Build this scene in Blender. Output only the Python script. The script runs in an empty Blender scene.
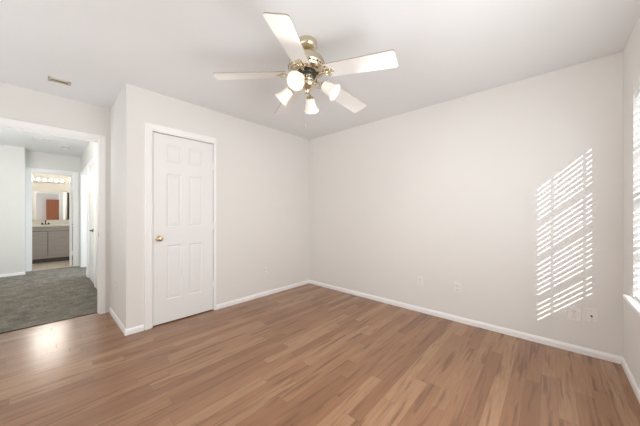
import bpy, bmesh, math, random
from mathutils import Vector, Matrix
random.seed(4)
PI = math.pi
S = bpy.context.scene
COL = S.collection

# ------------------------------------------------------------------ camera
cam = bpy.data.cameras.new('camera')
cam.sensor_width = 36.0
cam.lens = 251.9 * 36.0 / 640.0
cam.shift_y = 1.5 / 640.0
cam.clip_start = 0.02
camo = bpy.data.objects.new('camera', cam)
camo.location = (3.032, -3.045, 1.169)
camo.rotation_euler = (PI / 2, 0, 0.7399)
COL.objects.link(camo)
S.camera = camo

# ------------------------------------------------------------------ light and exposure
S.view_settings.view_transform = 'Standard'
S.view_settings.look = 'None'
S.view_settings.exposure = 0.34
S.view_settings.gamma = 1.0
S.view_settings.use_curve_mapping = False
S.cycles.use_denoising = True
S.cycles.max_bounces = 12
S.cycles.diffuse_bounces = 8
S.cycles.transparent_max_bounces = 12
S.cycles.sample_clamp_indirect = 8.0

world = bpy.data.worlds.new('sky')
world.use_nodes = True
S.world = world
bgn = world.node_tree.nodes['Background']
bgn.inputs[0].default_value = (0.86, 0.93, 1.0, 1)
bgn.inputs[1].default_value = 0.9


def light(name, kind, loc, energy, color=(1, 1, 1), rot=(0, 0, 0), **kw):
    l = bpy.data.lights.new(name, kind)
    l.energy = energy
    l.color = color
    for k, v in kw.items():
        setattr(l, k, v)
    o = bpy.data.objects.new(name, l)
    o.location = loc
    o.rotation_euler = rot
    COL.objects.link(o)
    return o


# sun: travels towards (-0.5, 1, -0.465) through the blinds onto the back wall
sd = Vector((-0.5, 1.0, -0.465)).normalized()
sun = light('sun', 'SUN', (6, -6, 5), 5.5, (1.0, 0.99, 0.97), angle=math.radians(0.4))
sun.rotation_euler = sd.to_track_quat('-Z', 'Y').to_euler()
# added fill light behind the camera, aimed up at the ceiling
light('room_fill_up', 'AREA', (1.2, -3.75, 1.0), 8.0, (0.96, 0.985, 1.0), (PI - 0.25, 0, 0),
      shape='RECTANGLE', size=3.4, size_y=0.6)
# sky light arriving at the window from outside
light('window_daylight', 'AREA', (3.75, -0.80, 1.45), 5.0, (0.93, 0.97, 1.0), (0, PI / 2, 0),
      shape='RECTANGLE', size=1.7, size_y=1.1)
# added fill lights beside the camera, no window built there
light('side_fill', 'AREA', (3.40, -2.05, 1.10), 22.0, (0.94, 0.98, 1.0), (0, PI / 2 - 0.02, 0),
      shape='RECTANGLE', size=1.5, size_y=1.1)
light('side_fill_up', 'AREA', (3.36, -1.80, 1.1), 8.5, (0.93, 0.975, 1.0), (0, PI / 2 + 1.0, 0),  # second added fill, tipped up to brighten the ceiling
      shape='RECTANGLE', size=0.8, size_y=1.3)
light('rear_fill', 'AREA', (1.5, -4.0, 1.05), 12.0, (0.95, 0.98, 1.0), (PI / 2, 0, 0),  # added fill in front of the rear wall, not a window
      shape='RECTANGLE', size=3.6, size_y=1.4)
# added hall fill without a fixture, then daylight of the side room
light('hall_fill', 'AREA', (-1.35, -4.25, 1.5), 37.0, (1.0, 0.985, 0.95), (PI / 2 + 0.75, 0, math.radians(62)),
      shape='RECTANGLE', size=0.9, size_y=1.6)
light('side_room_daylight', 'AREA', (-3.9, -0.2, 1.5), 55.0, (0.80, 0.90, 1.0), (-PI / 2, 0, 0),
      shape='RECTANGLE', size=1.6, size_y=1.4)

# ------------------------------------------------------------------ materials
def srgb(r, g, b):
    f = lambda c: (c / 255 / 12.92) if c / 255 <= 0.04045 else ((c / 255 + 0.055) / 1.055) ** 2.4
    return (f(r), f(g), f(b), 1)


def mat(name, color, rough=0.5, metal=0.0, spec=0.5, bump=0.0, bscale=200.0, emit=None, estr=0.0, var=0.0):
    m = bpy.data.materials.new(name)
    m.use_nodes = True
    nt = m.node_tree
    b = nt.nodes['Principled BSDF']
    b.inputs['Base Color'].default_value = color
    b.inputs['Roughness'].default_value = rough
    b.inputs['Metallic'].default_value = metal
    b.inputs['Specular IOR Level'].default_value = spec
    tc = nt.nodes.new('ShaderNodeTexCoord')
    nz = nt.nodes.new('ShaderNodeTexNoise')
    nz.inputs['Scale'].default_value = bscale
    nz.inputs['Detail'].default_value = 3
    nt.links.new(tc.outputs['Object'], nz.inputs['Vector'])
    if bump:
        bp = nt.nodes.new('ShaderNodeBump')
        bp.inputs['Strength'].default_value = bump
        bp.inputs['Distance'].default_value = 0.002
        nt.links.new(nz.outputs['Fac'], bp.inputs['Height'])
        nt.links.new(bp.outputs['Normal'], b.inputs['Normal'])
    mx = nt.nodes.new('ShaderNodeMix')
    mx.data_type = 'RGBA'
    mx.inputs[6].default_value = color
    mx.inputs[7].default_value = tuple(c * (1 - max(var, 0.01)) for c in color[:3]) + (1,)
    nt.links.new(nz.outputs['Fac'], mx.inputs[0])
    nt.links.new(mx.outputs[2], b.inputs['Base Color'])
    if emit:
        b.inputs['Emission Color'].default_value = emit
        b.inputs['Emission Strength'].default_value = estr
    return m


M = {}
M['wall'] = mat('wall_paint', (0.800, 0.790, 0.768, 1), 0.75, spec=0.25, bump=0.12, bscale=90)
M['ceiling'] = mat('ceiling_paint', (0.79, 0.80, 0.81, 1), 0.9, spec=0.1, bump=0.25, bscale=60)
M['hallwall'] = mat('hall_paint', (0.77, 0.765, 0.74, 1), 0.75, spec=0.25, bump=0.12, bscale=90)
M['bathwall'] = mat('bath_paint', (0.84, 0.81, 0.75, 1), 0.7, spec=0.25, bump=0.1, bscale=90)
M['trim'] = mat('white_trim_paint', (0.93, 0.93, 0.925, 1), 0.38, spec=0.45)
M['door'] = mat('white_door_paint', (0.85, 0.852, 0.85, 1), 0.42, spec=0.45, bump=0.03, bscale=150)
M['plate'] = mat('white_plastic', (0.84, 0.83, 0.81, 1), 0.35)
M['duct'] = mat('grey_duct', (0.16, 0.145, 0.12, 1), 0.7)
M['switchplate'] = mat('offwhite_switch_plastic', (0.77, 0.765, 0.74, 1), 0.4)
M['slot'] = mat('dark_slot', (0.05, 0.045, 0.04, 1), 0.6)
M['brass'] = mat('polished_brass', (0.70, 0.58, 0.37, 1), 0.25, metal=1.0)
M['champagne'] = mat('pale_brass', (0.70, 0.62, 0.47, 1), 0.26, metal=1.0)
M['blackmetal'] = mat('black_vent_metal', (0.03, 0.03, 0.025, 1), 0.4)
M['nickel'] = mat('brushed_nickel', (0.55, 0.53, 0.50, 1), 0.28, metal=1.0)
M['darkmetal'] = mat('dark_bronze', (0.06, 0.05, 0.045, 1), 0.35, metal=0.8)
M['blade'] = mat('cream_blade', (0.85, 0.84, 0.82, 1), 0.45, var=0.06, bscale=12)
M['bladeedge'] = mat('tan_blade_edge', (0.42, 0.36, 0.28, 1), 0.5)
M['ventpaint'] = mat('beige_vent', (0.66, 0.61, 0.50, 1), 0.5)
M['vinyl'] = mat('white_vinyl', (0.85, 0.86, 0.87, 1), 0.35)
M['slat'] = mat('white_blind_slat', (0.86, 0.86, 0.85, 1), 0.35)
M['counter'] = mat('cream_marble_counter', (0.90, 0.87, 0.82, 1), 0.3, var=0.08, bscale=9)
M['chrome'] = mat('chrome', (0.8, 0.8, 0.8, 1), 0.08, metal=1.0)
M['mirror'] = mat('mirror_silver', (0.88, 0.89, 0.89, 1), 0.005, metal=1.0)
M['shade'] = mat('frosted_glass_shade', (0.88, 0.85, 0.80, 1), 0.3, emit=(1.0, 0.93, 0.82, 1), estr=0.16)
M['bulb'] = mat('lit_bulb', (1, 1, 1, 1), 0.4, emit=(1.0, 0.92, 0.80, 1), estr=0.85)
M['vanitybulb'] = mat('lit_vanity_bulb', (1, 1, 1, 1), 0.4, emit=(1.0, 0.90, 0.74, 1), estr=2.6)


def nodes(m):
    nt = m.node_tree
    nt.nodes.clear()
    out = nt.nodes.new('ShaderNodeOutputMaterial')
    N = lambda t, **k: (lambda n: ([setattr(n, a, b) for a, b in k.items()], n)[1])(nt.nodes.new('ShaderNode' + t))
    return nt, out, N


# window glass: mostly clear
m = bpy.data.materials.new('window_glass'); m.use_nodes = True
nt, out, N = nodes(m)
tr = N('BsdfTransparent'); gl = N('BsdfGlossy'); gl.inputs['Roughness'].default_value = 0.02
mi = N('MixShader'); mi.inputs[0].default_value = 0.06
nt.links.new(tr.outputs[0], mi.inputs[1]); nt.links.new(gl.outputs[0], mi.inputs[2])
nt.links.new(mi.outputs[0], out.inputs[0])
M['glass'] = m


def math_node(nt, N, op, a, b=None):
    n = N('Math', operation=op)
    for i, v in enumerate((a, b)):
        if v is None:
            continue
        if isinstance(v, (int, float)):
            n.inputs[i].default_value = v
        else:
            nt.links.new(v, n.inputs[i])
    return n.outputs[0]


# laminate floor: strips 83 mm wide running along y
m = bpy.data.materials.new('wood_laminate'); m.use_nodes = True
nt, out, N = nodes(m)
P = N('BsdfPrincipled')
nt.links.new(P.outputs[0], out.inputs[0])
tc = N('TexCoord'); sx = N('SeparateXYZ'); nt.links.new(tc.outputs['Object'], sx.inputs[0])
W = 0.083
mn = lambda op, a, b=None: math_node(nt, N, op, a, b)
u = mn('DIVIDE', sx.outputs[0], W)
sid = mn('FLOOR', u)
fu = mn('FRACT', u)
wn = N('TexWhiteNoise', noise_dimensions='1D'); nt.links.new(sid, wn.inputs['W'])
v = mn('ADD', mn('DIVIDE', sx.outputs[1], 0.92), mn('MULTIPLY', wn.outputs['Value'], 7.0))
pid = mn('FLOOR', v)
fv = mn('FRACT', v)
cb = N('CombineXYZ'); nt.links.new(sid, cb.inputs[0]); nt.links.new(pid, cb.inputs[1])
wn2 = N('TexWhiteNoise', noise_dimensions='2D'); nt.links.new(cb.outputs[0], wn2.inputs['Vector'])
ramp = N('ValToRGB'); nt.links.new(wn2.outputs['Value'], ramp.inputs[0])
cr = ramp.color_ramp
FLOORCOL = [(0.0, (130, 91, 65)), (0.25, (144, 104, 76)), (0.5, (154, 114, 84)), (0.75, (163, 124, 92)), (1.0, (175, 138, 105))]
cr.elements[0].position = 0; cr.elements[0].color = srgb(*FLOORCOL[0][1])
cr.elements[1].position = 1; cr.elements[1].color = srgb(*FLOORCOL[-1][1])
for p_, c_ in FLOORCOL[1:-1]:
    e = cr.elements.new(p_); e.color = srgb(*c_)
# grain coordinates: shifted per plank, stretched along y
sc = N('CombineXYZ')
nt.links.new(mn('ADD', mn('MULTIPLY', sx.outputs[0], 24.0), mn('MULTIPLY', wn2.outputs['Value'], 57.0)), sc.inputs[0])
nt.links.new(mn('ADD', mn('MULTIPLY', sx.outputs[1], 1.5), mn('MULTIPLY', wn2.outputs['Value'], 31.0)), sc.inputs[1])
n1 = N('TexNoise'); n1.inputs['Scale'].default_value = 1.2; n1.inputs['Detail'].default_value = 4; n1.inputs['Distortion'].default_value = 0.5
nt.links.new(sc.outputs[0], n1.inputs['Vector'])
r1 = N('ValToRGB'); nt.links.new(n1.outputs['Fac'], r1.inputs[0])
r1.color_ramp.elements[0].position = 0.34; r1.color_ramp.elements[0].color = (1, 1, 1, 1)
r1.color_ramp.elements[1].position = 0.46; r1.color_ramp.elements[1].color = (0, 0, 0, 1)
n2 = N('TexNoise'); n2.inputs['Scale'].default_value = 2.6; n2.inputs['Detail'].default_value = 7; n2.inputs['Roughness'].default_value = 0.65
nt.links.new(sc.outputs[0], n2.inputs['Vector'])
n3 = N('TexNoise'); n3.inputs['Scale'].default_value = 0.9; n3.inputs['Detail'].default_value = 2
nt.links.new(sc.outputs[0], n3.inputs['Vector'])


def mixc(fac, a, b, mode='MIX'):
    n = N('Mix', data_type='RGBA', blend_type=mode)
    for i, v_ in ((0, fac), (6, a), (7, b)):
        if isinstance(v_, (int, float)):
            n.inputs[i].default_value = v_
        elif isinstance(v_, tuple):
            n.inputs[i].default_value = v_
        else:
            nt.links.new(v_, n.inputs[i])
    return n.outputs[2]


c = mixc(mn('MULTIPLY', r1.outputs[0], 0.8), ramp.outputs[0], srgb(90, 57, 38))
c = mixc(mn('MULTIPLY', mn('SUBTRACT', mn('MULTIPLY', n2.outputs['Fac'], 3.0), 1.0), 0.5), c, srgb(116, 79, 54))
c = mixc(mn('MULTIPLY', n3.outputs['Fac'], 0.30), c, srgb(170, 130, 97))
ju = mn('LESS_THAN', mn('MINIMUM', fu, mn('SUBTRACT', 1.0, fu)), 0.012)
jv = mn('LESS_THAN', mn('MINIMUM', fv, mn('SUBTRACT', 1.0, fv)), 0.0016)
j = mn('MAXIMUM', ju, jv)
c = mixc(mn('MULTIPLY', j, 0.4), c, srgb(92, 58, 40))
nt.links.new(c, P.inputs['Base Color'])
P.inputs['Roughness'].default_value = 0.3
nt.links.new(mn('ADD', mn('MULTIPLY', n2.outputs['Fac'], 0.10), 0.18), P.inputs['Roughness'])
P.inputs['Specular IOR Level'].default_value = 0.6
bp = N('Bump'); bp.inputs['Strength'].default_value = 0.25; bp.inputs['Distance'].default_value = 0.001
nt.links.new(mn('SUBTRACT', mn('MULTIPLY', n2.outputs['Fac'], 0.3), j), bp.inputs['Height'])
nt.links.new(bp.outputs[0], P.inputs['Normal'])
M['wood'] = m

# grey cut pile carpet
m = bpy.data.materials.new('grey_carpet'); m.use_nodes = True
nt, out, N = nodes(m)
P = N('BsdfPrincipled'); nt.links.new(P.outputs[0], out.inputs[0])
tc = N('TexCoord')
n1 = N('TexNoise'); n1.inputs['Scale'].default_value = 38; n1.inputs['Detail'].default_value = 6
n2 = N('TexNoise'); n2.inputs['Scale'].default_value = 7; n2.inputs['Detail'].default_value = 3
for n in (n1, n2):
    nt.links.new(tc.outputs['Object'], n.inputs['Vector'])
mx = N('Mix', data_type='RGBA'); nt.links.new(math_node(nt, N, 'MULTIPLY', n1.outputs['Fac'], math_node(nt, N, 'MULTIPLY', n2.outputs['Fac'], 2.0)), mx.inputs[0])
mx.inputs[6].default_value = srgb(74, 70, 63); mx.inputs[7].default_value = srgb(162, 156, 145)
nt.links.new(mx.outputs[2], P.inputs['Base Color'])
P.inputs['Roughness'].default_value = 1.0; P.inputs['Specular IOR Level'].default_value = 0.05
bp = N('Bump'); bp.inputs['Strength'].default_value = 0.8; bp.inputs['Distance'].default_value = 0.01
nt.links.new(n1.outputs['Fac'], bp.inputs['Height']); nt.links.new(bp.outputs[0], P.inputs['Normal'])
M['carpet'] = m

# light bathroom tile
m = bpy.data.materials.new('bath_floor_tile'); m.use_nodes = True
nt, out, N = nodes(m)
P = N('BsdfPrincipled'); nt.links.new(P.outputs[0], out.inputs[0])
tc = N('TexCoord'); br = N('TexBrick'); nt.links.new(tc.outputs['Object'], br.inputs['Vector'])
br.offset = 0.5
br.inputs['Color1'].default_value = srgb(214, 204, 190); br.inputs['Color2'].default_value = srgb(206, 196, 182)
br.inputs['Mortar'].default_value = srgb(180, 172, 160)
br.inputs['Scale'].default_value = 1.0; br.inputs['Mortar Size'].default_value = 0.004
br.inputs['Brick Width'].default_value = 0.6; br.inputs['Row Height'].default_value = 0.3
nt.links.new(br.outputs[0], P.inputs['Base Color']); P.inputs['Roughness'].default_value = 0.35
M['tile'] = m


def woodmat(name, c1, c2, vert=False, rough=0.45):
    m = bpy.data.materials.new(name); m.use_nodes = True
    nt, out, N = nodes(m)
    P = N('BsdfPrincipled'); nt.links.new(P.outputs[0], out.inputs[0])
    tc = N('TexCoord'); mp = N('Mapping')
    mp.inputs['Scale'].default_value = (8, 3, 40) if not vert else (30, 30, 3)
    nt.links.new(tc.outputs['Object'], mp.inputs[0])
    n = N('TexNoise'); n.inputs['Scale'].default_value = 1.0; n.inputs['Detail'].default_value = 5; n.inputs['Distortion'].default_value = 0.6
    nt.links.new(mp.outputs[0], n.inputs['Vector'])
    mx = N('Mix', data_type='RGBA'); nt.links.new(n.outputs['Fac'], mx.inputs[0])
    mx.inputs[6].default_value = c1; mx.inputs[7].default_value = c2
    nt.links.new(mx.outputs[2], P.inputs['Base Color']); P.inputs['Roughness'].default_value = rough
    return m


M['vanity'] = woodmat('grey_wood_grain', srgb(158, 154, 153), srgb(200, 195, 192))
M['vanity_gapshade'] = woodmat('shaded_grey_wood_grain', srgb(70, 66, 65), srgb(92, 88, 86))  # vanity grain painted darker, so gaps between the doors read as shade
M['brownwood'] = woodmat('red_brown_wood', srgb(134, 78, 48), srgb(176, 112, 74), vert=True)

# ------------------------------------------------------------------ mesh helpers
def box(bm, x0, x1, y0, y1, z0, z1, bev=0.0, mi=0):
    r = bmesh.ops.create_cube(bm, size=1)
    vs = r['verts']
    for v in vs:
        v.co.x = (x0 + x1) / 2 + v.co.x * (x1 - x0)
        v.co.y = (y0 + y1) / 2 + v.co.y * (y1 - y0)
        v.co.z = (z0 + z1) / 2 + v.co.z * (z1 - z0)
    fs = {f for v in vs for f in v.link_faces}
    for f in fs:
        f.material_index = mi
    if bev:
        es = list({e for v in vs for e in v.link_edges})
        bmesh.ops.bevel(bm, geom=es, offset=bev, segments=2, profile=0.5, affect='EDGES')
    return vs


def lathe(bm, prof, seg=32, mtx=None, mi=0):
    rings = []
    for r, z in prof:
        if r < 1e-6:
            rings.append([bm.verts.new((0, 0, z))])
        else:
            rings.append([bm.verts.new((r * math.cos(2 * PI * k / seg), r * math.sin(2 * PI * k / seg), z)) for k in range(seg)])
    for a, b in zip(rings[:-1], rings[1:]):
        for k in range(seg):
            k2 = (k + 1) % seg
            if len(a) == 1 and len(b) > 1:
                f = bm.faces.new((a[0], b[k], b[k2]))
            elif len(b) == 1 and len(a) > 1:
                f = bm.faces.new((a[k], b[0], a[k2]))
            elif len(a) > 1:
                f = bm.faces.new((a[k], b[k], b[k2], a[k2]))
            else:
                continue
            f.material_index = mi
            f.smooth = True
    if mtx:
        for ring in rings:
            for v in ring:
                v.co = mtx @ v.co
    return rings


def tube(bm, pts, r, seg=10, mi=0):
    pts = [Vector(p) for p in pts]
    rings = []
    for i, p in enumerate(pts):
        d = (pts[min(i + 1, len(pts) - 1)] - pts[max(i - 1, 0)]).normalized()
        q = d.to_track_quat('Z', 'Y')
        rad = r[i] if isinstance(r, (list, tuple)) else r
        rings.append([bm.verts.new(p + q @ Vector((rad * math.cos(2 * PI * k / seg), rad * math.sin(2 * PI * k / seg), 0))) for k in range(seg)])
    for a, b in zip(rings[:-1], rings[1:]):
        for k in range(seg):
            f = bm.faces.new((a[k], a[(k + 1) % seg], b[(k + 1) % seg], b[k]))
            f.smooth = True; f.material_index = mi
    for ring in (rings[0][::-1], rings[-1]):
        f = bm.faces.new(ring); f.material_index = mi


def finish(name, bm, m, parent=None, loc=None, rot=None):
    bmesh.ops.recalc_face_normals(bm, faces=bm.faces)
    me = bpy.data.meshes.new(name)
    bm.to_mesh(me); bm.free()
    for mm in (m if isinstance(m, (list, tuple)) else [m]):
        me.materials.append(M[mm] if isinstance(mm, str) else mm)
    o = bpy.data.objects.new(name, me)
    COL.objects.link(o)
    if parent:
        o.parent = parent
    if loc:
        o.location = loc
    if rot:
        o.rotation_euler = rot
    return o


def boxes(name, lst, m, parent=None, bev=0.0, loc=None, rot=None):
    bm = bmesh.new()
    for b in lst:
        box(bm, *b, bev=bev)
    return finish(name, bm, m, parent, loc, rot)


def struct(o):
    o['kind'] = 'structure'
    return o


def empty(name, loc=(0, 0, 0), rot=(0, 0, 0), parent=None):
    o = bpy.data.objects.new(name, None)
    o.location = loc; o.rotation_euler = rot
    o.empty_display_size = 0.05
    if parent:
        o.parent = parent
    COL.objects.link(o)
    return o


def tag(o, label, cat, group=None):
    o['label'] = label; o['category'] = cat
    if group:
        o['group'] = group
    return o


# ------------------------------------------------------------------ room shell
H = 2.44
XR = 3.453      # window wall
YJ = -2.508     # the jog past the closet
XE = -0.873     # wall with the bedroom doorway
YB = -4.12      # wall behind the camera
YL_ = -4.6      # hall side wall
DT = 2.04       # door head
struct(boxes('floor', [(-0.96, XR, YB, 0, -0.06, 0)], 'wood'))
struct(boxes('ceiling', [(XE - 0.12, XR + 0.14, YB - 0.12, 0.12, H, H + 0.1)], 'ceiling'))
struct(boxes('wall_back', [(XE, XR, 0, 0.12, -0.06, H)], 'wall'))
# window wall with the opening
wy0, wy1, wz0, wz1 = -1.295, -0.33, 0.597, 2.06
T = 0.14
struct(boxes('wall_right', [(XR, XR + T, YB, wy0, -0.06, H), (XR, XR + T, wy1, 0.12, -0.06, H),
                            (XR, XR + T, wy0, wy1, -0.06, wz0), (XR, XR + T, wy0, wy1, wz1, H)], 'wall'))
# closet wall
cy0, cy1 = -2.307, -1.629   # rough opening
struct(boxes('wall_closet', [(-0.12, 0, YJ, cy0, -0.06, H), (-0.12, 0, cy1, 0, -0.06, H), (-0.12, 0, cy0, cy1, 2.052, H)], 'wall'))
struct(boxes('wall_jog', [(XE, -0.12, YJ, YJ + 0.12, -0.06, H)], 'wall'))
# doorway wall
ey0, ey1 = -3.42, -2.593
struct(boxes('wall_entry', [(XE - 0.12, XE, YL_ - 0.12, ey0, -0.06, H + 0.03), (XE - 0.12, XE, ey1, 0.12, -0.06, H), (XE - 0.12, XE, ey0, ey1, DT + 0.02, H)], 'wall'))
struct(boxes('wall_rear', [(XE - 0.12, XR + T, YB - 0.12, YB, -0.06, H)], 'wall'))

# hall
XF, XS, XB = -4.85, -4.50, -6.53
YH, YL = -2.49, -4.6
struct(boxes('floor_hall', [(XF, -0.96, YL, YH, -0.06, 0.004), (XF, -2.2, YH, 0.0, -0.06, 0.004)], 'carpet'))
struct(boxes('ceiling_hall', [(XB - 0.12, XE - 0.12, YL - 0.12, 0.12, H + 0.03, H + 0.13)], 'ceiling'))
sx0, sx1 = -4.62, -3.47   # doorway of the lit side room
struct(boxes('wall_hall_right', [(sx1, -3.262, YH, YH + 0.12, -0.06, H + 0.03), (-2.398, XE - 0.12, YH, YH + 0.12, -0.06, H + 0.03), (-3.262, -2.398, YH, YH + 0.12, 2.052, H + 0.03), (XB, sx0, YH, YH + 0.12, -0.06, H + 0.03), (sx0, sx1, YH, YH + 0.12, 2.05, H + 0.03)], 'hallwall'))
struct(boxes('wall_hall_left', [(XF, XE - 0.12, YL - 0.12, YL, -0.06, H + 0.03)], 'hallwall'))
struct(boxes('wall_switch', [(XF - 0.12, XS, YL, -3.30, -0.06, H + 0.03)], 'hallwall'))
by0, by1 = -3.232, -2.588
struct(boxes('wall_bath_front', [(XF - 0.12, XF, -3.30, by0, -0.06, H + 0.03), (XF - 0.12, XF, by1, YH, -0.06, H + 0.03), (XF - 0.12, XF, by0, by1, 2.06, H + 0.03)], 'hallwall'))
struct(boxes('wall_side_room', [(XF - 0.1, -2.2, 0, 0.1, -0.06, H + 0.03), (XF - 0.12, XF - 0.0, YH + 0.12, 0, -0.06, H + 0.03), (-2.2, -2.1, YH + 0.12, 0, -0.06, H + 0.03)], 'wall'))
# bathroom
struct(boxes('floor_bath', [(XB, XF, YL, YH, -0.06, 0.002)], 'tile'))
struct(boxes('wall_bath_back', [(XB - 0.1, XB, YL, YH + 0.1, -0.06, H + 0.03)], 'bathwall'))
struct(boxes('wall_bath_left', [(XB, XF - 0.12, YL, YL + 0.1, -0.06, H + 0.03)], 'bathwall'))

# ------------------------------------------------------------------ baseboards
def baseboard(name, p0, p1, nrm, mname='trim', h=0.057, t=0.012, m0=0, m1=0):
    """profile swept from p0 to p1 on the floor, sticking out along nrm; m0/m1 mitre direction at each end"""
    p0, p1, n = Vector(p0 + (0,)), Vector(p1 + (0,)), Vector(nrm + (0,))
    d = (p1 - p0).normalized()
    prof = [(0, 0), (t, 0), (t, h * 0.66), (t * 0.72, h * 0.80), (t * 0.5, h * 0.93), (t * 0.3, h), (0, h)]
    bm = bmesh.new()
    A = [bm.verts.new(p0 + n * o - d * o * m0 + Vector((0, 0, z + 0.0005))) for o, z in prof]
    B = [bm.verts.new(p1 + n * o + d * o * m1 + Vector((0, 0, z + 0.0005))) for o, z in prof]
    for k in range(len(prof)):
        k2 = (k + 1) % len(prof)
        bm.faces.new((A[k], A[k2], B[k2], B[k]))
    bm.faces.new(A[::-1]); bm.faces.new(B)
    return struct(finish(name, bm, mname))


baseboard('baseboard_back', (0, 0), (XR, 0), (0, -1), m0=-1, m1=-1)
baseboard('baseboard_right', (XR, 0), (XR, YB), (-1, 0), m0=-1, m1=-1)
baseboard('baseboard_closet', (0, -1.6235), (0, 0), (1, 0), m1=-1)
baseboard('baseboard_closet_corner', (0, YJ), (0, -2.365), (1, 0), m0=1)
baseboard('baseboard_jog', (XE, YJ), (0, YJ), (0, -1), m0=-1, m1=1)
baseboard('baseboard_entry', (XE, YB), (XE, -3.465), (1, 0), m0=-1)
baseboard('baseboard_rear', (XR, YB), (XE, YB), (0, 1), m0=-1, m1=-1)
baseboard('baseboard_hall_switch', (XS, YL), (XS, -3.30), (1, 0), m1=1)
baseboard('baseboard_hall_right', (-3.40, YH), (-3.30, YH), (0, -1))
baseboard('baseboard_hall_end', (-4.85, YH), (-4.69, YH), (0, -1))


# ------------------------------------------------------------------ doors
def casing(name, w0, w1, top, parent, cw=0.058, t=0.015, side=1, bottom=0.0, narrow=1.0):
    """three-sided moulded casing in local coords: width along y, thickness along +x"""
    bm = bmesh.new()
    prof = [(0, 0), (0, t * 0.55), (0.006, t * 0.7), (0.014, t * 0.6), (cw * 0.45, t * 0.75), (cw - 0.012, t), (cw - 0.003, t), (cw, t * 0.8), (cw, 0)]
    # inner edge path, mitred corners
    def pt(i, o, x):
        if i == 0: return (x * side, w0 - o, bottom)
        if i == 1: return (x * side, w0 - o, top + o)
        if i == 2: return (x * side, w1 + o * narrow, top + o)
        return (x * side, w1 + o * narrow, bottom)
    rings = [[bm.verts.new(pt(i, o, x)) for o, x in prof] for i in range(4)]
    for a, b in zip(rings[:-1], rings[1:]):
        for k in range(len(prof)):
            k2 = (k + 1) % len(prof)
            bm.faces.new((a[k], a[k2], b[k2], b[k]))
    bm.faces.new(rings[0]); bm.faces.new(rings[-1])
    return finish(name, bm, 'trim', parent)


def jamb(parent, w0, w1, top, x0, x1, t=0.019):
    return boxes('door_jamb', [(x0, x1, w0 - t, w0, 0.001, top), (x0, x1, w1, w1 + t, 0.001, top), (x0, x1, w0 - t, w1 + t, top, top + t)], 'trim', parent)


def door_slab_mesh(w, h, t=0.035, stile=0.125, pw=None, rows=((0.241, 0.825), (1.022, 1.60), (1.726, 1.912))):
    """six panel slab: width along y 0..w, thickness along x 0..-t, both faces moulded"""
    bm = bmesh.new()
    pw = pw or (w - stile * 2) * 0.353
    ys = [0, stile, stile + (w - 2 * stile) * 0.395, w - stile - (w - 2 * stile) * 0.395, w - stile, w]
    zs = [0]
    for a, b in rows:
        zs += [a, b]
    zs.append(h)
    for xf, sg in ((0, -1), (-t, 1)):
        for i in range(len(ys) - 1):
            for k in range(len(zs) - 1):
                y0, y1, z0, z1 = ys[i], ys[i + 1], zs[k], zs[k + 1]
                if i in (1, 3) and k in (1, 3, 5):
                    lv = [(0, 0), (0.010, 0.007), (0.016, 0.0075), (0.034, 0.002), (0.036, 0.002)]
                    rr = []
                    for ins, dp in lv:
                        x = xf + sg * dp
                        rr.append([bm.verts.new(q) for q in ((x, y0 + ins, z0 + ins), (x, y1 - ins, z0 + ins), (x, y1 - ins, z1 - ins), (x, y0 + ins, z1 - ins))])
                    for a, b in zip(rr[:-1], rr[1:]):
                        for q in range(4):
                            bm.faces.new((a[q], a[(q + 1) % 4], b[(q + 1) % 4], b[q]))
                    bm.faces.new(rr[-1])
                else:
                    bm.faces.new([bm.verts.new(q) for q in ((xf, y0, z0), (xf, y1, z0), (xf, y1, z1), (xf, y0, z1))])
    for q in (((0, 0, 0), (-t, 0, 0), (-t, 0, h), (0, 0, h)), ((0, w, 0), (-t, w, 0), (-t, w, h), (0, w, h)),
              ((0, 0, 0), (-t, 0, 0), (-t, w, 0), (0, w, 0)), ((0, 0, h), (-t, 0, h), (-t, w, h), (0, w, h))):
        bm.faces.new([bm.verts.new(p) for p in q])
    bmesh.ops.remove_doubles(bm, verts=bm.verts, dist=1e-5)
    return bm


def knob(parent, loc, rot, mname='brass'):
    """round knob pointing along local +z"""
    bm = bmesh.new()
    lathe(bm, [(0.0, 0.0), (0.033, 0.0), (0.032, 0.004), (0.020, 0.008), (0.012, 0.010)], 28)
    ro = finish('rosette', bm, mname, parent, loc, rot)
    bm = bmesh.new()
    lathe(bm, [(0.011, 0.006), (0.011, 0.022), (0.018, 0.028), (0.027, 0.036), (0.029, 0.046), (0.026, 0.056), (0.017, 0.062), (0.0, 0.063)], 28)
    return finish('door_knob', bm, mname, parent, loc, rot)


def lever(parent, loc, rot, mname='darkmetal', flip=1):
    e = bmesh.new()
    lathe(e, [(0.0, 0.0), (0.030, 0.0), (0.030, 0.006), (0.012, 0.010), (0.010, 0.040), (0.0, 0.042)], 24)
    tube(e, [(0, 0, 0.036), (0, 0.02 * flip, 0.042), (0, 0.06 * flip, 0.042), (0, 0.11 * flip, 0.040)], [0.010, 0.010, 0.009, 0.008])
    return finish('door_lever', e, mname, parent, loc, rot)


def hinge(parent, loc, rot=(0, 0, 0)):
    bm = bmesh.new()
    tube(bm, [(0, 0, -0.045), (0, 0, 0.045)], 0.006)
    box(bm, -0.0035, 0.0, -0.018, 0.018, -0.043, 0.043)
    return finish('hinge', bm, 'trim', parent, loc, rot)


# closet door
d1 = struct(empty('door_1'))
casing('door_casing', -2.301, -1.641, 2.046, d1, narrow=0.3)
jamb(d1, -2.288, -1.648, 2.033, -0.12, 0.0005)
sl = finish('door_slab', door_slab_mesh(0.628, 2.013), 'door', d1, (-0.010, -2.282, 0.012))
knob(d1, (-0.010, -2.230, 0.916), (0, PI / 2, 0))
for z in (0.30, 1.02, 1.75):
    hinge(d1, (0.0015, -1.6495, z))

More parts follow.
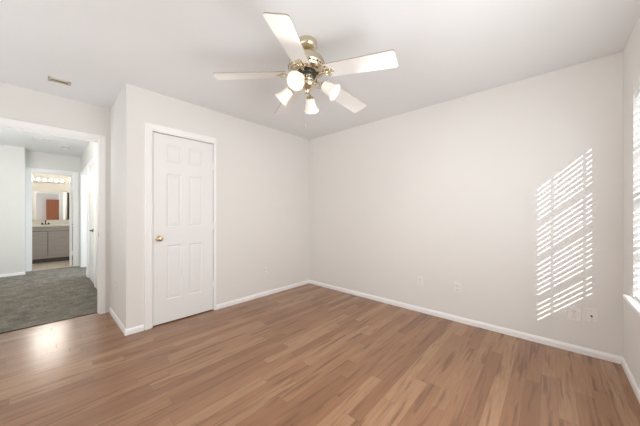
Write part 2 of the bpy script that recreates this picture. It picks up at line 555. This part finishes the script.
# bedroom doorway (its own door is out of sight)
d2 = struct(empty('door_2'))
d2.location = (XE, 0, 0)
casing('door_casing', -3.407, -2.610 , 2.045, d2)
jamb(d2, -3.40, -2.613, 2.034, -0.1205, 0.0005)
boxes('door_stop', [(-0.075, -0.04, -2.618, -2.6125, 0.001, 2.034), (-0.075, -0.04, -3.40, -2.613, 2.024, 2.0345)], 'trim', d2)
bm = bmesh.new(); box(bm, -0.036, -0.008, -2.6142, -2.6128, 0.90, 0.958)
finish('strike_plate', bm, 'brass', d2)
boxes('threshold', [(-0.092, -0.074, -3.40, -2.613, 0.0, 0.008)], 'darkmetal', d2)

# bathroom doorway
d3 = struct(empty('door_3'))
d3.location = (XF, 0, 0)
casing('door_casing', -3.224, -2.594, 2.052, d3, cw=0.075)
jamb(d3, -3.213, -2.607, 2.04, -0.1205, 0.0005)
d3s = finish('door_slab', door_slab_mesh(0.59, 2.02), 'door', d3, (-0.125, -2.618, 0.012), (0, 0, math.radians(88)))
knob(d3s, (0.0, 0.53, 0.92), (0, PI / 2, 0), 'darkmetal')
hinge(d3, (-0.122, -2.611, 1.75)); hinge(d3, (-0.122, -2.611, 0.30))

# hall: open doorway of the lit side room, then a closed door with a lever
d4 = struct(empty('door_4', (0, YH, 0), (0, 0, -PI / 2)))   # local y runs along world x, +x out of the wall
casing('door_casing', sx0 + 0.012, sx1 - 0.012, 2.038, d4)
jamb(d4, sx0 + 0.019, sx1 - 0.019, 2.031, -0.12, 0.0005)
d5 = struct(empty('door_5', (0, YH, 0), (0, 0, -PI / 2)))
casing('door_casing', -3.26, -2.40, 2.046, d5)
finish('door_slab', door_slab_mesh(0.82, 2.02), 'door', d5, (-0.004, -3.24, 0.012))
jamb(d5, -3.243, -2.417, 2.033, -0.12, 0.0005)
lever(d5, (-0.004, -2.66, 0.90), (0, PI / 2, 0))

# ------------------------------------------------------------------ window
w1 = struct(empty('window_1'))
xo = XR + T
bm = bmesh.new()
fx0, fx1 = XR + 0.075, XR + 0.125
box(bm, fx0, fx1, wy0, wy0 + 0.035, wz0, wz1)
box(bm, fx0, fx1, wy1 - 0.035, wy1, wz0, wz1)
box(bm, fx0, fx1, wy0, wy1, wz0, wz0 + 0.04)
box(bm, fx0, fx1, wy0, wy1, wz1 - 0.04, wz1)
finish('window_frame', bm, 'vinyl', w1)
mid = 1.315
boxes('meeting_rail', [(fx0 + 0.004, fx1 - 0.004, wy0 + 0.03, wy1 - 0.03, mid - 0.021, mid + 0.021)], 'vinyl', w1)
boxes('muntin', [(XR + 0.093, XR + 0.107, -0.620, -0.612, wz0 + 0.03, wz1 - 0.03),
                 (XR + 0.093, XR + 0.107, -1.020, -1.012, wz0 + 0.03, wz1 - 0.03),
                 (XR + 0.093, XR + 0.107, wy0 + 0.03, wy1 - 0.03, 1.645 - 0.015, 1.645 + 0.015),
                 (XR + 0.093, XR + 0.107, wy0 + 0.03, wy1 - 0.03, 0.962 - 0.019, 0.962 + 0.019)], 'vinyl', w1)
boxes('glass_pane', [(XR + 0.099, XR + 0.101, wy0 + 0.03, wy1 - 0.03, wz0 + 0.03, wz1 - 0.03)], 'glass', w1)
bm = bmesh.new()
box(bm, XR - 0.038, XR + 0.0, wy0 - 0.075, wy1 + 0.075, wz0 - 0.018, wz0 + 0.003, bev=0.004)
box(bm, XR - 0.002, XR + 0.075, wy0 + 0.0005, wy1 - 0.0005, wz0 - 0.001, wz0 + 0.003)
finish('window_sill', bm, 'trim', w1)

# horizontal blind inside the reveal
bl = tag(empty('window_blind', (XR + 0.036, (wy0 + wy1) / 2, wz1)), 'white horizontal slat blind hanging in the window on the right wall', 'blind')
hw = (wy1 - wy0) / 2 - 0.008
boxes('head_rail', [(-0.026, 0.026, -hw, hw, -0.045, -0.002)], 'slat', bl, bev=0.002)
boxes('valance', [(-0.036, -0.029, -hw, hw, -0.075, -0.001)], 'slat', bl, bev=0.002)
bm = bmesh.new()
pitch = 0.0457
z = -0.095
ang = math.radians(12.5)
zb = wz0 - wz1
while z > zb + 0.045:
    # slat leans down towards the room; slight crown
    pts = []
    for k in range(5):
        s = (k / 4 - 0.5) * 0.050
        cr_ = 0.0025 * (1 - (2 * k / 4 - 1) ** 2)
        pts.append((s * math.cos(ang) - cr_ * math.sin(ang), z + s * math.sin(ang) + cr_ * math.cos(ang)))
    up = [[bm.verts.new((x, y, zz + 0.0012)) for x, zz in pts] for y in (-hw, hw)]
    dn = [[bm.verts.new((x, y, zz - 0.0012)) for x, zz in pts] for y in (-hw, hw)]
    for k in range(4):
        bm.faces.new((up[0][k], up[0][k + 1], up[1][k + 1], up[1][k]))
        bm.faces.new((dn[0][k], dn[0][k + 1], dn[1][k + 1], dn[1][k]))
    for k in (0, 4):
        bm.faces.new((up[0][k], up[1][k], dn[1][k], dn[0][k]))
    for e_ in (0, 1):
        bm.faces.new(up[e_] + dn[e_][::-1])
    z -= pitch
finish('slats', bm, 'slat', bl)
boxes('bottom_rail', [(-0.026, 0.026, -hw, hw, zb + 0.006, zb + 0.022)], 'slat', bl, bev=0.002)
bm = bmesh.new()
for y in (-0.30, 0.0, 0.30):
    for x in (-0.026, 0.026):
        tube(bm, [(x, y, -0.045), (x, y, zb + 0.02)], 0.0012, 6)
finish('ladder_cord', bm, 'slat', bl)
bm = bmesh.new()
tube(bm, [(-0.034, -hw + 0.05, -0.07), (-0.034, -hw + 0.05, -0.85)], 0.004, 8)
finish('tilt_wand', bm, 'slat', bl)

# ------------------------------------------------------------------ wall plates
def plate(name, label, loc, rot, w=0.07, kind='duplex', group=None, h=0.114):
    """local: plate in the xz plane, facing -y"""
    e = tag(empty(name, loc, rot), label, 'outlet' if kind != 'switch' else 'light switch', group)
    boxes('cover_plate', [(-w / 2, w / 2, -0.006, -0.0002, -h / 2, h / 2)], 'plate' if kind != 'switch' else 'switchplate', e, bev=0.002)
    if kind == 'duplex':
        for dz in (-0.024, 0.024):
            r = boxes('receptacle', [(-0.016, 0.016, -0.0085, -0.0055, dz - 0.014, dz + 0.014)], 'plate', e, bev=0.001)
            boxes('slot', [(-0.0075, -0.0055, -0.0092, -0.008, dz - 0.005, dz + 0.006),
                           (0.0055, 0.0075, -0.0092, -0.008, dz - 0.004, dz + 0.005),
                           (-0.002, 0.002, -0.0092, -0.008, dz - 0.011, dz - 0.008)], 'slot', r)
    elif kind == 'jack':
        bm = bmesh.new(); lathe(bm, [(0, 0), (0.006, 0), (0.006, 0.012), (0.0035, 0.012), (0.0035, 0.006), (0, 0.006)], 12, Matrix.Rotation(PI / 2, 4, 'X') @ Matrix.Translation((0, 0, 0.004)))
        finish('coax_socket', bm, 'darkmetal', e)
    elif kind == 'switch':
        for dx in (-0.023, 0.023):
            boxes('toggle', [(dx - 0.005, dx + 0.005, -0.018, -0.005, -0.002, 0.011)], 'plate', e, bev=0.001)
    for dz in ((0,) if kind == 'duplex' else (-0.042, 0.042)):
        bm = bmesh.new()
        lathe(bm, [(0, 0.0068), (0.003, 0.0066), (0.0032, 0.0055)], 10, Matrix.Translation((0, 0, dz)) @ Matrix.Rotation(PI / 2, 4, 'X'))
        finish('screw', bm, 'nickel', e)
    return e


plate('wall_outlet', 'white duplex outlet low on the long wall, nearer the back corner', (1.885, 0, 0.371), (0, 0, 0))
plate('wall_outlet', 'white duplex outlet low on the long wall, between its left outlet and the sun stripes', (2.286, 0, 0.372), (0, 0, 0))
plate('wall_outlet', 'white two-gang outlet plate just under the sun stripes', (3.184, 0, 0.322), (0, 0, 0), w=0.085)
plate('cable_jack_plate', 'white jack plate with dark round socket, nearest the window corner', (3.285, 0, 0.333), (0, 0, 0), kind='jack')
plate('wall_outlet', 'white outlet on the closet wall between the door and the back corner', (0, -0.907, 0.355), (0, 0, PI / 2))
plate('wall_outlet', 'outlet plate on the narrow shaded wall beside the hall doorway', (-0.436, YJ, 0.409), (0, 0, 0))
plate('switch_plate', 'white two-toggle light switch plate on the hall wall left of the bathroom', (XS, -3.454, 1.355), (0, 0, PI / 2), w=0.116, kind='switch')

# ------------------------------------------------------------------ ceiling vents
def ceiling_vent(name, label, cx, cy, lx, ly, rot, zc, frame='ventpaint', dark='duct', n=5):
    e = tag(empty(name, (cx, cy, zc), (0, 0, rot)), label, 'vent')
    bm = bmesh.new()
    t = 0.018
    for q in ((-lx / 2, lx / 2, -ly / 2, -ly / 2 + t), (-lx / 2, lx / 2, ly / 2 - t, ly / 2), (-lx / 2, -lx / 2 + t, -ly / 2, ly / 2), (lx / 2 - t, lx / 2, -ly / 2, ly / 2)):
        box(bm, q[0], q[1], q[2], q[3], -0.007, -0.0002)
    finish('vent_frame', bm, frame, e)
    boxes('vent_backing', [(-lx / 2 + t, lx / 2 - t, -ly / 2 + t, ly / 2 - t, -0.0018, -0.0004)], dark, e)
    bm = bmesh.new()
    for k in range(n):
        y = -ly / 2 + t + (ly - 2 * t) * (k + 0.5) / n
        vs = box(bm, -lx / 2 + t, lx / 2 - t, y - 0.005, y + 0.005, -0.0065, -0.0050)
        bmesh.ops.rotate(bm, verts=vs, cent=(0, y, -0.0058), matrix=Matrix.Rotation(0.3, 3, 'X'))
    finish('louver', bm, frame, e)
    return e


ceiling_vent('ceiling_vent', 'small beige register on the bedroom ceiling before the hall doorway', -0.415, -2.945, 0.15, 0.09, PI / 2 - 0.05, H, n=3)
ceiling_vent('ceiling_vent', 'pale slotted vent on the hall ceiling near the bedroom doorway', -3.43, -3.03, 0.30, 0.10, PI / 2, H + 0.03, frame='plate', n=3)
sdv = tag(empty('smoke_detector', (-3.86, -2.77, H + 0.03)), 'small round detector on the hall ceiling before the bathroom door', 'smoke detector')
bm = bmesh.new(); lathe(bm, [(0, -0.0002), (0.062, -0.0002), (0.062, -0.012), (0.05, -0.032), (0.03, -0.036), (0, -0.036)], 28); finish('housing', bm, 'plate', sdv)
bm = bmesh.new(); lathe(bm, [(0.0505, -0.031), (0.058, -0.018), (0.0625, -0.016), (0.0545, -0.0295), (0.0505, -0.031)], 28); finish('sounder_slot', bm, 'nickel', sdv)

# ------------------------------------------------------------------ ceiling fan
FX, FY = 1.71, -1.74
fan = tag(empty('ceiling_fan', (FX, FY, H)), 'brass ceiling fan with five cream blades and four lit glass shades', 'ceiling fan')
bm = bmesh.new()
lathe(bm, [(0, -0.0005), (0.070, -0.0005), (0.074, -0.006), (0.075, -0.030), (0.071, -0.042), (0.058, -0.054), (0.030, -0.062), (0.018, -0.066), (0, -0.066)], 40)
finish('canopy', bm, 'champagne', fan)
bm = bmesh.new(); lathe(bm, [(0.014, -0.05), (0.014, -0.115), (0.026, -0.12), (0.028, -0.135), (0.020, -0.14)], 24)
finish('downrod', bm, 'champagne', fan)
bm = bmesh.new()
lathe(bm, [(0.0, -0.098), (0.030, -0.098), (0.060, -0.102), (0.095, -0.115), (0.120, -0.137), (0.133, -0.162), (0.136, -0.182), (0.140, -0.186), (0.140, -0.192),
           (0.135, -0.196), (0.134, -0.206), (0.128, -0.219), (0.112, -0.229), (0.070, -0.234), (0.0, -0.234)], 56)
mh = finish('motor_housing', bm, 'champagne', fan)
bm = bmesh.new()
for k in range(30):
    a = 2 * PI * k / 30
    vs = box(bm, 0.1305, 0.1352, -0.005, 0.005, -0.207, -0.197)
    bmesh.ops.rotate(bm, verts=vs, cent=(0, 0, 0), matrix=Matrix.Rotation(a, 3, 'Z'))
finish('vent_slot', bm, 'blackmetal', mh)

ZH = 2.205 - H   # blade ring height at the hub
DROOP = math.atan2(0.065, 0.652)


def blade_outline():
    pts = []
    r0, r1, w0, w1 = 0.158, 0.652, 0.061, 0.071
    def side(sg):
        o = []
        for k in range(5):
            t = k / 4
            a = PI / 2 * t
            o.append((r0 + 0.02 * (1 - math.sin(a)), sg * (w0 - 0.02 * (1 - math.sin(a)) * 0 - 0.012 * math.cos(a))))
        for k in range(1, 7):
            t = k / 6
            o.append((r0 + 0.02 + (r1 - 0.04 - r0) * t, sg * (w0 + (w1 - w0) * t)))
        for k in range(1, 6):
            a = PI / 2 * k / 5
            o.append((r1 - 0.02 + 0.02 * math.sin(a), sg * (w1 - 0.02 + 0.02 * math.cos(a))))
        return o
    A = side(1); B = side(-1)
    return A + B[::-1]


def blade_mesh():
    bm = bmesh.new()
    ol = blade_outline()
    top = [bm.verts.new((x, y, 0.0035)) for x, y in ol]
    bot = [bm.verts.new((x, y, -0.0035)) for x, y in ol]
    bm.faces.new(top).material_index = 0
    bm.faces.new(bot[::-1]).material_index = 0
    for k in range(len(ol)):
        k2 = (k + 1) % len(ol)
        bm.faces.new((top[k], top[k2], bot[k2], bot[k])).material_index = 1
    return bm


def iron_mesh():
    bm = bmesh.new()
    # arm from the motor to the blade, then a scalloped three lobed plate under the blade
    tube(bm, [(0.090, 0, -0.010), (0.125, 0, -0.016), (0.145, 0, -0.012), (0.175, 0, -0.008)], [0.012, 0.010, 0.009, 0.011])
    for (cx, cy_, rr) in ((0.178, 0.0, 0.022), (0.180, 0.028, 0.016), (0.180, -0.028, 0.016), (0.208, 0.0, 0.016)):
        lathe(bm, [(0, -0.010), (rr * 0.5, -0.010), (rr, -0.0065), (rr, -0.004), (0, -0.004)], 18, Matrix.Translation((cx, cy_, 0)))
    for s in (-1, 1):
        tube(bm, [(0.135, 0, -0.012), (0.150, 0.022 * s, -0.012), (0.172, 0.032 * s, -0.008)], [0.006, 0.006, 0.005], 8)
    return bm


def screws_mesh():
    bm = bmesh.new()
    lathe(bm, [(0, -0.0135), (0.005, -0.0125), (0.006, -0.0098)], 10)
    return bm


blade0 = None
extra = [0, 0.0, 0.022, 0.018, -0.005]
PH = 4.010
for k in range(5):
    an = PH - 2 * PI / 5 * 0 + k * 2 * PI / 5
    pit = math.radians(-12)
    rot = Matrix.Rotation(an, 4, 'Z') @ Matrix.Rotation(DROOP + extra[k], 4, 'Y') @ Matrix.Rotation(pit, 4, 'X')
    if blade0 is None:
        b = finish('blade', blade_mesh(), ['blade', 'bladeedge'], fan)
        ir = finish('blade_bracket', iron_mesh(), 'champagne', b)
        scs = [finish('screw', screws_mesh(), 'brass', b, q) for q in ((0.180, 0.028, 0), (0.180, -0.028, 0), (0.208, 0.0, 0))]
        blade0 = (b, ir) + tuple(scs)
    else:
        b = blade0[0].copy(); COL.objects.link(b); b.parent = fan
        for q in blade0[1:]:
            c2 = q.copy(); COL.objects.link(c2); c2.parent = b
    b.matrix_local = Matrix.Translation((0, 0, ZH)) @ rot

bm = bmesh.new()
lathe(bm, [(0.05, -0.232), (0.070, -0.234), (0.072, -0.240), (0.070, -0.250), (0.060, -0.256), (0.052, -0.258)], 32)
finish('flywheel_ring', bm, 'blackmetal', fan)
bm = bmesh.new()
lathe(bm, [(0.052, -0.256), (0.055, -0.268), (0.055, -0.292), (0.050, -0.298), (0.0, -0.298)], 32)
sh = finish('switch_housing', bm, 'champagne', fan)
bm = bmesh.new()
for k in range(20):
    a = 2 * PI * k / 20
    vs = box(bm, 0.0535, 0.0565, -0.004, 0.004, -0.290, -0.270)
    bmesh.ops.rotate(bm, verts=vs, cent=(0, 0, 0), matrix=Matrix.Rotation(a, 3, 'Z'))
finish('vent_slot', bm, 'blackmetal', sh)
bm = bmesh.new()
lathe(bm, [(0.046, -0.296), (0.062, -0.304), (0.066, -0.318), (0.058, -0.334), (0.036, -0.350), (0.020, -0.358), (0.016, -0.372), (0.010, -0.380), (0.0, -0.384)], 36)
finish('light_fitter', bm, 'champagne', fan)

# four shades on arms; first azimuth points to the camera, swung a little to the left
az0 = math.atan2(-1.305, 1.322) - math.radians(20)
lampz = []


def shade_profile():
    return [(0.026, 0.0), (0.031, 0.006), (0.034, 0.020), (0.037, 0.040), (0.041, 0.062), (0.046, 0.083), (0.053, 0.100), (0.060, 0.110),
            (0.058, 0.111), (0.051, 0.102), (0.044, 0.085), (0.039, 0.063), (0.035, 0.041), (0.032, 0.021), (0.029, 0.008), (0.024, 0.002), (0.026, 0.0)]


proto = None
TILT = math.radians(38)   # below horizontal
for k in range(4):
    a = az0 + k * PI / 2
    if proto is None:
        bm = bmesh.new()
        tube(bm, [(0.020, 0, -0.322), (0.075, 0, -0.318), (0.105, 0, -0.322), (0.125, 0, -0.334)], 0.007)
        arm = finish('lamp_arm', bm, 'champagne', fan)
        ax = Matrix.Translation((0.122, 0, -0.336)) @ Matrix.Rotation(PI / 2 + TILT, 4, 'Y')
        bm = bmesh.new(); lathe(bm, [(0, -0.012), (0.018, -0.010), (0.027, -0.002), (0.031, 0.006), (0.031, 0.014), (0.0285, 0.015), (0.027, 0.004), (0, 0.002)], 28, ax)
        hold = finish('shade_holder', bm, 'champagne', arm)
        bm = bmesh.new(); lathe(bm, shade_profile(), 40, ax)
        shd = finish('glass_shade', bm, 'shade', arm)
        bm = bmesh.new(); lathe(bm, [(0.0, 0.004), (0.012, 0.006), (0.012, 0.024), (0.016, 0.036), (0.022, 0.048), (0.0235, 0.058), (0.020, 0.070), (0.011, 0.077), (0, 0.079)], 24, ax)
        blb = finish('bulb', bm, 'bulb', arm)
        proto = (arm, [hold, shd, blb])
    else:
        arm = proto[0].copy(); COL.objects.link(arm); arm.parent = fan
        for q in proto[1]:
            c2 = q.copy(); COL.objects.link(c2); c2.parent = arm
    da, dr = ((0.02, 0.018), (0.0, 0.004), (0.20, 0.038), (0.0, 0.006))[k]
    arm.rotation_euler = (0, 0, a + da)
    arm.location = (dr * math.cos(a + da), dr * math.sin(a + da), 0)

# light of the four bulbs
for k in range(4):
    a = az0 + k * PI / 2
    r = 0.225
    sp = light('fan_bulb_light', 'SPOT', (FX + r * math.cos(a), FY + r * math.sin(a), H - 0.43), 6.2, (1.0, 0.95, 0.88),
               shadow_soft_size=0.05, spot_size=math.radians(158), spot_blend=0.5)
    sp.rotation_euler = Vector((math.cos(a) * math.cos(TILT), math.sin(a) * math.cos(TILT), -math.sin(TILT))).to_track_quat('-Z', 'Y').to_euler()


def chain(x, y, z0, z1, m_='nickel'):
    bm = bmesh.new()
    n = int((z0 - z1) / 0.008)
    tube(bm, [(x, y, z0), (x, y, z1)], 0.0012, 6)
    for k in range(n):
        lathe(bm, [(0, -0.0028), (0.0024, -0.0014), (0.0024, 0.0014), (0, 0.0028)], 6, Matrix.Translation((x, y, z0 - k * 0.008)))
    o = finish('pull_chain', bm, m_, fan)
    bm = bmesh.new(); lathe(bm, [(0, 0.006), (0.002, 0.004), (0.004, -0.008), (0.0045, -0.018), (0.002, -0.022), (0, -0.023)], 14, Matrix.Translation((x, y, z1 - 0.004)))
    finish('pull_knob', bm, m_, o)


chain(0.030, -0.052, -0.33, -0.46)
chain(0.010, -0.030, -0.35, -0.62)

# ------------------------------------------------------------------ bathroom
VX = -6.0
van = tag(empty('bathroom_vanity', (VX, -2.96, 0.002)), 'grey wood-grain vanity cabinet seen through the bathroom doorway', 'cabinet')
vl, vr = -0.62, 0.43
boxes('cabinet_body', [(-0.525, -0.02, vl, vr, 0.10, 0.872)], 'vanity_gapshade', van)
boxes('toe_kick', [(-0.50, -0.03, vl + 0.01, vr - 0.01, 0.0, 0.099)], 'vanity_gapshade', van)
boxes('top_rail', [(-0.0195, 0.0, vl, vr, 0.765, 0.872)], 'vanity', van, bev=0.001)
boxes('cabinet_door', [(-0.0195, 0.0, -0.40, -0.028, 0.165, 0.755)], 'vanity', van, bev=0.002)
boxes('cabinet_door', [(-0.0195, 0.0, -0.618, -0.406, 0.165, 0.755)], 'vanity', van, bev=0.002)
boxes('cabinet_door', [(-0.0195, 0.0, -0.018, vr, 0.165, 0.755)], 'vanity', van, bev=0.002)
boxes('bottom_rail', [(-0.0195, -0.006, vl, vr, 0.10, 0.160)], 'vanity', van)
ct = tag(empty('countertop', (VX, -2.96, 0.877)), 'cream countertop with backsplash on the grey vanity', 'countertop')
boxes('slab', [(-0.526, 0.02, vl, vr, -0.002, 0.036)], 'counter', ct, bev=0.004)
boxes('backsplash', [(-0.527, -0.505, vl, vr, 0.036, 0.13)], 'counter', ct, bev=0.002)
fa = tag(empty('faucet', (VX - 0.40, -3.02, 0.914)), 'dark faucet on the cream bathroom countertop', 'faucet')
bm = bmesh.new()
box(bm, -0.028, 0.028, -0.075, 0.075, 0.0, 0.012, bev=0.003)
tube(bm, [(0, 0, 0.01), (0, 0, 0.08), (0.03, 0, 0.105), (0.09, 0, 0.10), (0.115, 0, 0.075)], 0.012)
finish('spout', bm, 'darkmetal', fa)
for s in (-1, 1):
    bm = bmesh.new(); lathe(bm, [(0, 0.05), (0.012, 0.048), (0.016, 0.03), (0.02, 0.012), (0, 0.012)], 16, Matrix.Translation((0, 0.055 * s, 0)))
    finish('handle', bm, 'darkmetal', fa)

mir = tag(empty('wall_mirror', (XB, -2.96, 1.03)), 'frameless mirror on the wall above the bathroom countertop', 'mirror')
boxes('mirror_glass', [(0.0005, 0.006, -0.62, 0.35, 0.0, 0.725)], 'mirror', mir)
boxes('dark_side_strip', [(0.0005, 0.008, 0.3505, 0.385, 0.0, 0.725)], 'darkmetal', mir)  # dark strip along the mirror's right edge

vb = tag(empty('vanity_light', (XB, -2.985, 2.055)), 'lit vanity light bar above the bathroom mirror', 'wall lamp')
boxes('light_bar', [(0.0005, 0.03, -0.31, 0.31, -0.062, 0.062)], 'chrome', vb, bev=0.003)
for k in range(6):
    bm = bmesh.new()
    lathe(bm, [(0, 0.0), (0.016, 0.001), (0.018, 0.012), (0.024, 0.018), (0.031, 0.030), (0.033, 0.040), (0.029, 0.052), (0.015, 0.060), (0, 0.061)], 24,
          Matrix.Translation((0.028, -0.2625 + 0.105 * k, 0)) @ Matrix.Rotation(PI / 2, 4, 'Y'))
    finish('globe_bulb', bm, 'vanitybulb', vb)
light('vanity_light_glow', 'AREA', (XB + 0.16, -2.985, 2.055), 11.0, (1.0, 0.93, 0.83), (0, -PI / 2 , 0), shape='RECTANGLE', size=0.1, size_y=0.6)

# tall brown cabinet behind the camera, seen in the bathroom mirror
cb_ = tag(empty('tall_cabinet', (XR, -2.72, 0.0)), 'tall red-brown wooden cabinet seen reflected in the bathroom mirror', 'cabinet')
boxes('cabinet_body', [(-0.22, -0.014, -0.25, 0.25, 0.0, 1.95)], 'brownwood', cb_)
for y0_, y1_ in ((-0.249, -0.002), (0.002, 0.249)):
    o = boxes('cabinet_door', [(-0.24, -0.2202, y0_, y1_, 0.06, 1.94)], 'brownwood', cb_, bev=0.002)
    bm = bmesh.new(); yk = -0.03 if y0_ < -0.1 else 0.03
    lathe(bm, [(0, 0.024), (0.012, 0.020), (0.012, 0.014), (0.006, 0.008), (0.006, 0.0)], 16, Matrix.Translation((-0.2402, yk, 1.0)) @ Matrix.Rotation(-PI / 2, 4, 'Y'))
    finish('knob', bm, 'brass', o)
